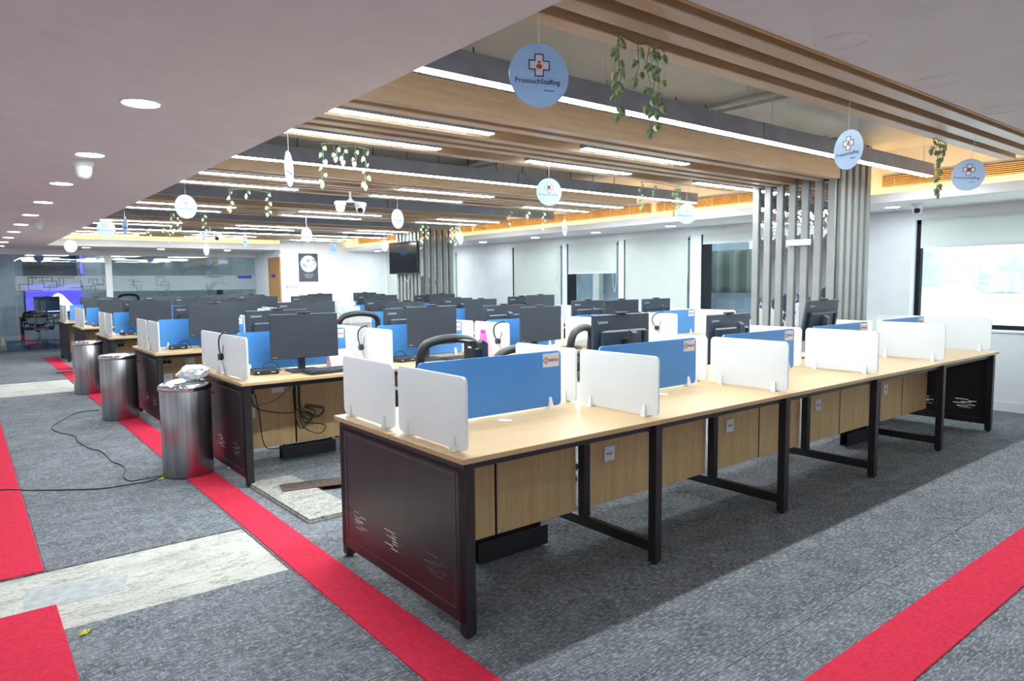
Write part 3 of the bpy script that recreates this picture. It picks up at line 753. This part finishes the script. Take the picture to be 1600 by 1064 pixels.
def petal(label, x, y, z0, s=1):
    mb = MB()
    for k in range(3):
        q = R(50+k*75); c, sn = math.cos(q), math.sin(q)
        mb.add([(0, 0, .001), (.018*c-.010*sn, .018*sn+.010*c, .010), (.034*c, .034*sn, .004), (.018*c+.010*sn, .018*sn-.010*c, .012),
                (0, 0, .003), (.018*c-.010*sn, .018*sn+.010*c, .012), (.034*c, .034*sn, .006), (.018*c+.010*sn, .018*sn-.010*c, .014)],
               [(0, 1, 2, 3), (7, 6, 5, 4), (0, 4, 5, 1), (1, 5, 6, 2), (2, 6, 7, 3), (3, 7, 4, 0)])
    o = part('fallen_petal', mb, 'yellow_leaf', None); o.location = (x, y, z0); o.scale = (s, s, s); tag(o, label, 'petal', 'yellow petals on the floor')
petal('yellow petal on the grey carpet beside the bottom left red piece', -1.16, 1.07, .0)
petal('yellow petal at the foot of the nearest steel bin', -.40, 3.36, .0)
tag(part('paper_scrap', MB().prism([(.07, 3.36), (.13, 3.35), (.14, 3.43), (.09, 3.44)], 'z', .0, .002), 'card_white', None), 'scrap of white paper on the carpet under the second bench end', 'paper')

# ------------------------------------------------------------------ slat columns with mirror film
def column(label, x0, y0, wx, wy, faces):
    t = thing('slat_column', label, 'column', (x0, y0, 0))
    part('core', MB().box(.045, wx, .045, wy, 0, ZC), 'slat_grey', t)
    bx = MB().cbox(.012, .037, 0, .070, 0, ZC, .003).mesh('slat', 'slat_grey'); by = MB().cbox(0, .078, 0, .037, 0, ZC, .003).mesh('slat', 'slat_grey')
    if 'x' in faces: part('mirror_sheet', MB().box(.040, .045, .05, wy, 0, ZC), 'mirror_film', t)
    if 'y' in faces: part('mirror_sheet', MB().box(.05, wx, .040, .045, 0, ZC), 'mirror_film', t)
    n = 7 if wy < 1 else 8
    for k in range(n): obj('slat', bx, t, (0, .0+k*(wy-.070)/(n-1), 0))
    for k in range(1, 6): obj('slat', by, t, (k*(wx-.078)/5, 0, 0))
    return t
column('grey slat column with crinkled mirror between slats behind the nearest bench', 5.25, 1.215, .76, .90, 'x')
column('grey slat column carrying the television in the back right', 5.42, 9.35, .78, .90, 'y')
tag(part('foam_strip', MB().cbox(5.225, 5.249, 1.44, 1.70, 1.775, 1.835, .003), 'card_white', None), 'white foam strip stuck across the slats of the near column', 'foam strip')
t = thing('television', 'flat black television hung on the far slat column', 'television', (5.41, 9.88, 1.92))
part('casing', MB().cbox(-.045, -.012, -.55, .55, -.315, .315, .006), 'black_plastic', t)
part('screen', MB().box(-.0465, -.045, -.54, .54, -.30, .305), 'tv_glass', t)
part('bottom_edge', MB().box(-.047, -.044, -.55, .55, -.316, -.308), 'chrome', t)
part('wall_mount', MB().box(-.012, .01, -.2, .2, -.15, .15), 'black_metal', t)
part('loose_cable', MB().tube(spline([(-.01, .0, -.30), (-.02, -.05, -.42), (-.02, -.15, -.46), (-.01, -.22, -.31)], 5), .004, 6), 'card_white', t, True)

# ------------------------------------------------------------------ poster and switches on the far wall
t = thing('moon_poster', 'dark poster of the full moon on the white far wall', 'poster', (5.115, YW-.02, 1.815))
part('board', MB().cbox(-.237, .237, 0, .019, -.335, .335, .002), 'poster_dark', t)
part('moon', MB().lathe([(.20, -.001), (.20, .0015)], 40).tf(Matrix.Translation((0, 0, .09)) @ Matrix.Rotation(R(90), 4, 'X')), 'moon_print', t)
mb = MB()
for k, w in enumerate((.12, .10, .11, .09, .06)): mb.box(-w, w, -.0012, 0, -.155-.022*k-.008, -.155-.022*k+.003)
part('caption_lines', mb, 'slat_grey', t)
t = thing('switch_panel', 'white switch plate on the far wall left below the poster', 'switch', (4.70, YW, 1.36))
part('plate', MB().cbox(-.13, .13, -.01, 0, -.035, .035, .003), 'slat_grey', t)
for k in range(4): part('rocker', MB().cbox(-.11+.058*k, -.065+.058*k, -.014, -.009, -.022, .022, .002), 'white_plastic', t)

# ------------------------------------------------------------------ ceiling: wood slat rafts and lamps
SX0, SX1 = XL+.003, 5.24
slat_me = MB().cbox(SX0, SX1, 0, .088, 2.40, 2.57, .003).mesh('slat', 'slat_wood')
slat_far = MB().cbox(SX0, 5.39, 0, .088, 2.40, 2.57, .003).mesh('slat', 'slat_wood')
hrod = MB().tube([(0, .044, 2.57), (0, .044, ZC)], .004, 5).mesh('hanger_rod', 'black_metal')
for k in range(5):
    t = thing('slat_raft', 'raft of six wooden ceiling slats, %s from the camera' % ORD[k+1], 'ceiling slats', (0, DY*k, 0), 0, 'wooden slat rafts under the ceiling')
    for j in (0, 1, 3, 4, 5, 7): obj('slat', slat_me if k == 0 else slat_far, t, (0, 1.16+.16*j, 0))
    for j in (0, 7):
        for q in range(14): obj('hanger_rod', hrod, t, (.2+q*.37, 1.16+.16*j, 0))
t = thing('slat_raft', 'raft of four wooden ceiling slats nearest the camera', 'ceiling slats', (0, 0, 0), 0, 'wooden slat rafts under the ceiling')
for j in range(4):
    o = obj('slat', MB().cbox(SX0, 5.36+.05*(3-j), 0, .085, 2.40, 2.57, .003).mesh('slat', 'slat_wood'), t, (0, -.715+.16*j, 0))
for j in (0, 3):
    for q in range(5): obj('hanger_rod', hrod, t, (.2+q*1.2, -.715+.16*j, 0))
def lamp(label, x0, x1, yc, zb, h, w, lit, group, wires=2):
    t = thing('linear_lamp', label, 'lamp', ((x0+x1)/2, yc, zb), 0, group); L = (x1-x0)/2
    part('housing', MB().cbox(-L, L, -w/2, w/2, .004, h, .002), 'dark_housing', t)
    part('diffuser', MB().box(-L+.006, L-.006, -w/2+.006, w/2-.006, 0, .0042), 'lamp_white' if lit else 'dark_housing', t)
    for k in range(wires):
        x = -L+.15+(2*L-.3)*k/max(1, wires-1); part('suspension_wire', MB().tube([(x, 0, h), (x, 0, ZC-zb)], .0018, 5), 'logo_grey', t)
for k in range(5):
    for s, (a, b) in enumerate(((XL+.01, 2.945), (2.955, 5.86))):
        lit = k in (0, 1, 4)
        lamp('%s long linear lamp of the %s run from the camera, %s half' % ('lit' if lit else 'unlit', ORD[k], 'aisle' if s == 0 else 'window'), a, b, .6+DY*k, 2.40, .12, .075, lit, 'long linear lamps above the benches', 3)
for k in range(5):
    for j, jn in ((2, 'near'), (6, 'far')):
        for s, (a, b) in enumerate(((.10, 1.31), (2.14, 3.35), (4.33, 5.37 if k == 3 else 5.50))):
            if (k, j, s) == (0, 2, 2): continue
            lamp('short lit lamp, %s slot, %s raft from camera, %s' % (jn, ORD[k+1], ('aisle side', 'middle', 'window side')[s]), a, b, 1.16+.16*j+.044+DY*k, 2.398, .085, .075, True, 'short lamps set between ceiling slats', 0)
def downlight(label, x, y, lit=True, z=ZS, group='round downlights'):
    t = thing('downlight', label, 'downlight', (x, y, z), 0, group)
    part('rim', MB().lathe([(.085, 0), (.084, -.006), (.074, -.007), (.072, 0)], 28, cap=False), 'white_plastic' if lit else 'soffit_paint', t, True)
    part('diffuser', MB().lathe([(.073, -.004), (.073, -.001)], 28), 'lamp_down' if lit else 'soffit_paint', t)
for k in range(11): downlight('lit round downlight in the left soffit, %s from the camera' % ORD[k], -.83, -.30+1.49*k)
for k in range(2): downlight('added fill downlight, unseen, in the left soffit behind the camera, %s' % ('nearer', 'farther')[k], -.83, -1.79-1.49*k)  # unseen pair added as fill to lift shadows from the camera side
for k in range(9): downlight('added fill downlight of the unseen outer left soffit row, %s from the camera' % ORD[k], -2.6, -2.2+2.0*k)  # row added out of view, fill light for the upright faces
for k in range(8): downlight('unseen added fill downlight in near soffit behind the camera, %s row, %s from the left' % (('front', 'rear')[k//4], ORD[k % 4]), .3+1.9*(k % 4), (-2.3, -3.4)[k//4])  # two unseen rows added behind the camera as fill light
for k, y in enumerate((1.27, 4.34, 5.86, 7.38, 8.97, 10.5, 12.0, 13.39)): downlight('lit round downlight above the windows, %s from the camera' % ORD[k], 6.66, y)
for k, x in enumerate((.61, 2.02, 3.43)): downlight('lit round downlight before the glass wall, %s from the left' % ORD[k], x, 14.6)
for k, x in enumerate((1.62, 2.38, .85, 3.2)): downlight('unlit round downlight in the near soffit, %s' % ('first seen', 'second seen', 'leftmost', 'rightmost')[k], x, -1.02, False)
for k, (x, y) in enumerate(((-.6, 16.9), (.5, 16.9), (2.0, 16.9), (3.6, 16.9), (-.6, 18.6), (.5, 18.6), (2.0, 18.6), (3.6, 18.6))): downlight('unseen fill downlight in the %s behind the glass, %s' % ('meeting room' if k % 4 < 2 else 'back cabin', ('front left', 'front right', 'rear left', 'rear right')[k % 2+2*(k//4)]), x, y, True, 2.5)  # unseen downlights, more of them added to brighten the rooms behind the glass

# hanging round signs
disc_me = MB().lathe([(.107, -.0015), (.107, .0015)], 48).tf(Matrix.Rotation(R(90), 4, 'X')).mesh('disc', 'sign_face')
cro = MB(); cross_outline(cro, .036, .0145, .0036, -.0026, -.0015, 0, .034); cro = cro.mesh('cross_outline', 'print_navy')
crf = MB()
crf.box(-.0145, .0145, -.0020, -.0015, .034-.036, .034+.036).box(-.036, .036, -.0020, -.0015, .034-.0145, .034+.0145); crf = crf.mesh('cross_fill', 'card_white')
fig = MB().lathe([(.0048, 0), (.0048, .0008)], 12).tf(Matrix.Translation((0, -.0020, .044)) @ Matrix.Rotation(R(90), 4, 'X'))
fig.prism([(-.012, .029), (-.007, .026), (-.007, .022), (-.002, .022), (0, .026), (.002, .022), (.007, .022), (.007, .026), (.012, .029), (.007, .036), (0, .0385), (-.007, .036)], 'y', -.0028, -.0020)
fig = fig.mesh('figure', 'print_red')
nm_me = textmesh('ProtouchStaffing', .0245, 'print_navy', 'CENTER', .0001); sb_me = textmesh('Healthcare', .009, 'print_navy', 'CENTER')
rule_me = MB().box(-.085, .085, -.0022, -.0015, -.037, -.0365).mesh('rule_line', 'logo_grey')
def on_slat(y):
    if y < .2: return any(-.715+.16*j < y < -.715+.16*j+.085 for j in range(4))
    f = y % DY - 1.16
    return any(.16*j <= f <= .16*j+.088 for j in (0, 1, 3, 4, 5, 7))
def sign(label, x, y, ratio, sgn, z=2.14, tilt=0):
    to = math.atan2(CAM.y-y, CAM.x-x)+R(90)          # turn that points local -Y at the camera
    t = thing('hanging_sign', label, 'sign', (x, y, z), to+sgn*math.acos(ratio), 'round pale blue hanging signs')
    t.rotation_euler.y = tilt
    obj('disc', disc_me, t)
    for s in (0, 1):
        o = obj('cross_fill', crf, t, (0, 0, 0), (0, 0, R(180*s))); obj('cross_outline', cro, o); obj('figure', fig, o)
        obj('lettering', nm_me, o, (-.006, -.0016, -.028), (R(90), 0, 0)); obj('lettering', sb_me, o, (.035, -.0016, -.052), (R(90), 0, 0)); obj('rule_line', rule_me, o)
    part('string', MB().tube([(0, 0, .104), (0, 0, (2.40 if on_slat(y) else ZC)-z)], .0016, 5), 'card_white', t)
SG = [('large round blue sign hanging nearest the camera', .11, -.34, .95, 1), ('round blue sign hanging before the near slat column', 2.37, -.31, .68, -1),
      ('round blue sign hanging nearest the big window', 4.0, -.35, .93, -1), ('round blue sign over the aisle, seen almost edge-on by ivy', .14, 2.05, .24, 1),
      ('round blue sign hanging left of the middle, second row', 2.21, 1.98, .92, 1), ('round blue sign hanging near the drawn blinds, second row', 4.64, 2.51, .95, 1),
      ('round blue sign turned left over the aisle, third row', .16, 4.62, .85, 1), ('narrow round blue sign in the middle, third row', 2.36, 4.68, .62, 1),
      ('edge-on blue sign before the half drawn blind', 4.85, 4.65, .3, 1), ('edge-on blue sign over the aisle, fourth row', .10, 7.21, .25, -1),
      ('round blue sign half hidden by the left soffit', -.02, 7.75, .95, 1), ('round blue sign in the middle, fourth row', 2.51, 7.63, .7, 1),
      ('narrow blue sign right of the television column', 4.87, 7.14, .45, 1), ('edge-on blue sign in the middle, fifth row', 2.2, 9.43, .3, 1),
      ('round blue sign left of the television', 4.93, 9.8, .6, 1), ('round blue sign over the moon poster side, last row', 4.55, 11.28, .7, 1),
      ('farthest round blue sign over the aisle', .12, 12.6, .95, 1), ('narrow blue sign before the glass wall, last row', 2.56, 13.08, .5, 1)]
for lb, x, y, ra, sg in SG: sign(lb, x, y, ra, sg, tilt=R(8) if 'big window' in lb else 0)

# trailing ivy
lf = [(0, 0), (.012, -.004), (.0165, .010), (.013, .024), (.006, .035), (0, .044), (-.006, .035), (-.013, .024), (-.0165, .010), (-.012, -.004)]
leaf_me = MB().add([(x, .006*math.sin(abs(x)*90), -z) for x, z in lf] + [(0, -.004, -.018)], [(i, (i+1) % 10, 10) for i in range(10)]).mesh('leaf', 'leaf_green', True)
def ivy(label, x, y, strands, zt=2.40, sc=1.0):
    t = thing('trailing_ivy', label, 'ivy', (x, y, zt-.012), 0, 'ivy trailing from the ceiling slats')
    q = random.Random(int(x*100)+int(y*10)*7)
    pt = part('clump', MB().tube(spline([(s[0], s[1], -.004+.012*(i % 2)) for i, s in enumerate(strands)] + [(strands[-1][0]+.03, strands[-1][1], -.006)], 4), .003, 5), 'leaf_stem', t, True)
    for sx, sy, ln in strands:
        P = [(sx+q.uniform(-.012, .012), sy+q.uniform(-.01, .01), -ln*k/5) for k in range(6)]
        part('vine', MB().tube(spline(P, 3), .0018, 5), 'leaf_stem', t, True)
        n = max(2, int(ln/.042/sc))
        for k in range(n):
            f = (k+.5)/n; s = (-1 if k % 2 else 1)
            o = obj('leaf', leaf_me, t, (sx+s*.012, sy-.004, -ln*f), (q.uniform(-.5, .3), s*R(-28), q.uniform(-.9, .2)-.5))
            z = q.uniform(.75, 1.1)*sc; o.scale = (z, z, z)
        o = obj('leaf', leaf_me, t, (P[-1][0], P[-1][1], -ln), (0, 0, -.6)); o.scale = (sc, sc, sc)
ivy('ivy trailing beside the large near sign', .68, -.27, [(-.13, -.02, .30), (-.10, .0, .20), (.02, .01, .14), (.08, .0, .24), (.12, .01, .33), (.16, .01, .25)])
ivy('ivy trailing over the aisle side of the second lamp run', .66, 2.375, [(-.16, 0, .27), (-.06, .0, .08), (.0, .01, .10), (.08, .0, .10), (.16, .0, .26)])
ivy('ivy trailing over the aisle by the third row sign', .90, 5.05, [(-.22, 0, .20), (-.05, .0, .05), (.16, .0, .22)], 2.395)
ivy('ivy trailing before the drawn blinds near the slat column', 4.05, 2.375, [(-.3, 0, .24), (-.1, .0, .09), (.22, .0, .27), (.27, .0, .18)])
ivy('ivy trailing at the end of the near slats by the big window', 3.93, -.19, [(-.14, -.01, .08), (-.05, .0, .16), (.0, .01, .33), (.03, .01, .36), (.08, .0, .07)])
ivy('ivy trailing before the half drawn blind', 4.55, 5.05, [(-.3, 0, .2), (.0, .0, .07), (.28, .0, .22)], 2.395)
ivy('ivy trailing at the top of the television column, left bunch', 4.75, 7.79, [(-.2, 0, .28), (-.1, .0, .20)])
ivy('ivy trailing at the top of the television column, right bunch', 5.15, 7.79, [(-.02, .0, .26), (.06, .0, .30), (.10, .0, .16)])
ivy('row of short ivy trails above the moon poster', 4.1, 10.50, [(-.4, 0, .08), (-.2, 0, .07), (.0, .0, .08), (.2, .0, .07), (.35, 0, .18)])
ivy('ivy trailing near the back over the aisle side', .95, 7.79, [(-.2, 0, .25), (-.12, 0, .22), (.2, .0, .24)])
ivy('ivy trailing before the far cove over the aisle side', 1.2, 10.50, [(-.2, 0, .16), (.0, 0, .05), (.1, .0, .22)])

# cameras
def dome(parent, name, x, y, z, m='white_plastic', yaw=0, eye=True):
    o = part(name, MB().lathe([(.062, 0), (.062, -.028), (.052, -.032), (.046, -.075), (.036, -.10), (.018, -.112), (0, -.114)], 24, cap=False), m, parent, True, (x, y, z), (0, 0, yaw))
    if eye: part('lens', MB().lathe([(0, .012), (.026, .010), (.031, 0), (.031, -.03)], 16, cap=False).tf(Matrix.Rotation(R(125), 4, 'X')), 'black_plastic', o, True, (0, -.036, -.080))
    return o
def dual(label, x, y):
    t = thing('dual_camera', label, 'camera', (x, y, 2.40))
    part('stem', MB().tube([(0, 0, 0), (0, 0, -.10)], .012, 10), 'white_plastic', t, True)
    part('bracket', MB().prism([(-.16, -.115), (.16, -.115), (.16, -.105), (.03, -.10), (.012, -.075), (-.012, -.075), (-.03, -.10), (-.16, -.105)], 'y', -.02, .02), 'white_plastic', t)
    dome(t, 'dome', -.115, 0, -.115, eye=False); dome(t, 'dome', .115, 0, -.115, yaw=R(-30))
dual('white twin dome cameras on a bracket, centre of the ceiling', 1.80, 4.40+.28)
dual('white twin dome cameras on a bracket, farther back over the aisle side', 1.86, 10.16)
def single(label, x, y, yaw, m='white_plastic', eye=True):
    t = thing('dome_camera', label, 'camera', (x, y, ZS), 0); dome(t, 'dome', 0, 0, 0, m, yaw, eye)
single('white dome camera on the left soffit by the second downlight', -.83, 2.98, 0, eye=False)
single('white dome camera with black eye above the big window', 6.52, .96, R(-68))
single('small white dome camera far along the left soffit', -.70, 7.95, 0, eye=False)

# ------------------------------------------------------------------ behind the glass wall
t = thing('wall_screen', 'glowing violet wall screen with a white shape behind the left glass', 'screen', (.52, 20.16, 1.05))
part('frame', MB().box(-.70, .70, -.005, .035, -.36, .48), 'black_plastic', t)
part('display', MB().box(-.66, .66, -.008, -.005, -.32, .44), 'screen_violet', t)
P = [(-.66, -.30)] + [(-.66+1.32*k/16, -.27+.46*math.exp(-((k/16-.55)/.22)**2)) for k in range(17)] + [(.66, -.30)]
part('white_shape', MB().prism(P, 'y', -.0095, -.008), 'screen_white', t)
tag(part('violet_light_bar', MB().box(1.06, 1.11, 19.5, 19.53, 1.75, 2.45), 'led_violet', None), 'vertical violet light bar on the meeting room wall', 'light')
tag(part('dark_wall_panel', MB().cbox(-.16, 1.05, 20.13, 20.19, 1.62, 2.45, .004), 'dark_facade', None), 'dark grey wall panel above the violet screen', 'panel')
t = thing('meeting_desk', 'dark desk behind the left glass pane', 'desk', (.05, 17.75, 0))
part('desktop', MB().cbox(-.5, .5, -.3, .3, .69, .72, .003), 'slat_wood', t)
for sx in (-.46, .42):
    for sy in (-.27, .23): part('leg', MB().box(sx, sx+.04, sy, sy+.04, 0, .69), 'black_metal', t)
monitor('dark monitor on the desk behind the left glass pane', (.12, 17.7, .72), R(8))
t = thing('cardboard_box', 'brown cardboard box on the floor behind the glass at the left edge', 'box', (-.88, 17.0, 0))
part('carton', MB().cbox(-.13, .13, -.15, .15, 0, .36, .003), 'cardboard', t)
part('paper_label', MB().box(.04, .10, -.1515, -.15, .12, .28), 'card_white', t); part('tape', MB().box(-.13, .13, -.02, .02, .36, .3615), 'logo_grey', t)
t = thing('display_post', 'slim black display standing in the cabin behind the right glass', 'display', (4.05, 17.5, 0))
part('post', MB().box(-.03, .03, -.03, .03, .02, .9), 'black_metal', t); part('foot', MB().cbox(-.2, .2, -.15, .15, 0, .02), 'black_metal', t)
part('screen', MB().cbox(-.03, .0, -.25, .25, .9, 1.35, .003), 'black_plastic', t)

# ------------------------------------------------------------------ outside the windows
t = thing('apartment_building', 'pale building with balconies outside the big bright window', 'building', (18, 5, -6))
part('wall', MB().box(0, 3, -14, 12, 0, 16), 'concrete_facade', t)
part('ledge', MB().box(-.9, 0, -14, 12, 6.75, 7.05), 'concrete_facade', t); part('ledge', MB().box(-.9, 0, -14, 12, 4.2, 4.5), 'concrete_facade', t)
for (y0, y1, z0, z1) in [(-2.2, -1.0, 7.25, 8.0), (-.2, .5, 7.2, 8.1), (-1.6, .2, 5.1, 6.3), (-5.2, -3.0, 5.3, 6.1), (-3.8, -3.2, 8.0, 8.3), (1.5, 2.6, 5.2, 6.2), (-6.5, -5.4, 7.2, 8.1)]:
    f = part('window', MB().box(-.04, 0, y0-.06, y1+.06, z0-.06, z1+.06), 'white_plastic', t); part('window_pane', MB().box(-.06, -.04, y0, y1, z0, z1), 'facade_glass', f)
mb = MB()
for k in range(60): mb.box(-.88, -.86, -14+k*.42, -13.98+k*.42, 7.05, 7.35)
part('railing', mb.box(-.89, -.85, -14, 12, 7.33, 7.36), 'facade_glass', t)
part('air_conditioner', MB().cbox(-.45, -.05, -1.9, -1.3, 7.06, 7.55, .03), 'facade_glass', t)
part('drainpipe', MB().tube([(-.1, .9, 0), (-.1, .9, 16)], .06, 8), 'facade_glass', t, True)
part('brace', MB().tube([(-.3, -.4, 8.2), (-.3, -1.2, 7.05)], .05, 6), 'facade_glass', t, True)
t = thing('corrugated_wall', 'grey green corrugated sheet wall outside the window left of the slat column', 'wall', (9.2, 4.9, -1))
P = []
for k in range(0, 49): P.append((.06*(1 if (k//2) % 2 else -1), -2.0+k*.085))
part('sheet', MB().prism(P + [(.2, P[-1][1]), (.2, -2.0)], 'z', 0, 2.95), 'corrugated', t)
part('plinth', MB().box(-.15, .2, -2.0, 2.1, 0, 2.2), 'dark_facade', t)
t = thing('neighbouring_building', 'dim blue grey building close outside the half drawn blind', 'building', (10.5, 10, -2))
part('wall', MB().box(0, 2, -3.2, 12, 0, 9), 'dark_facade', t)
for k in range(4): part('column', MB().box(-.15, 0, -2.2+k*1.6, -2.0+k*1.6, 0, 9), 'slat_grey', t)
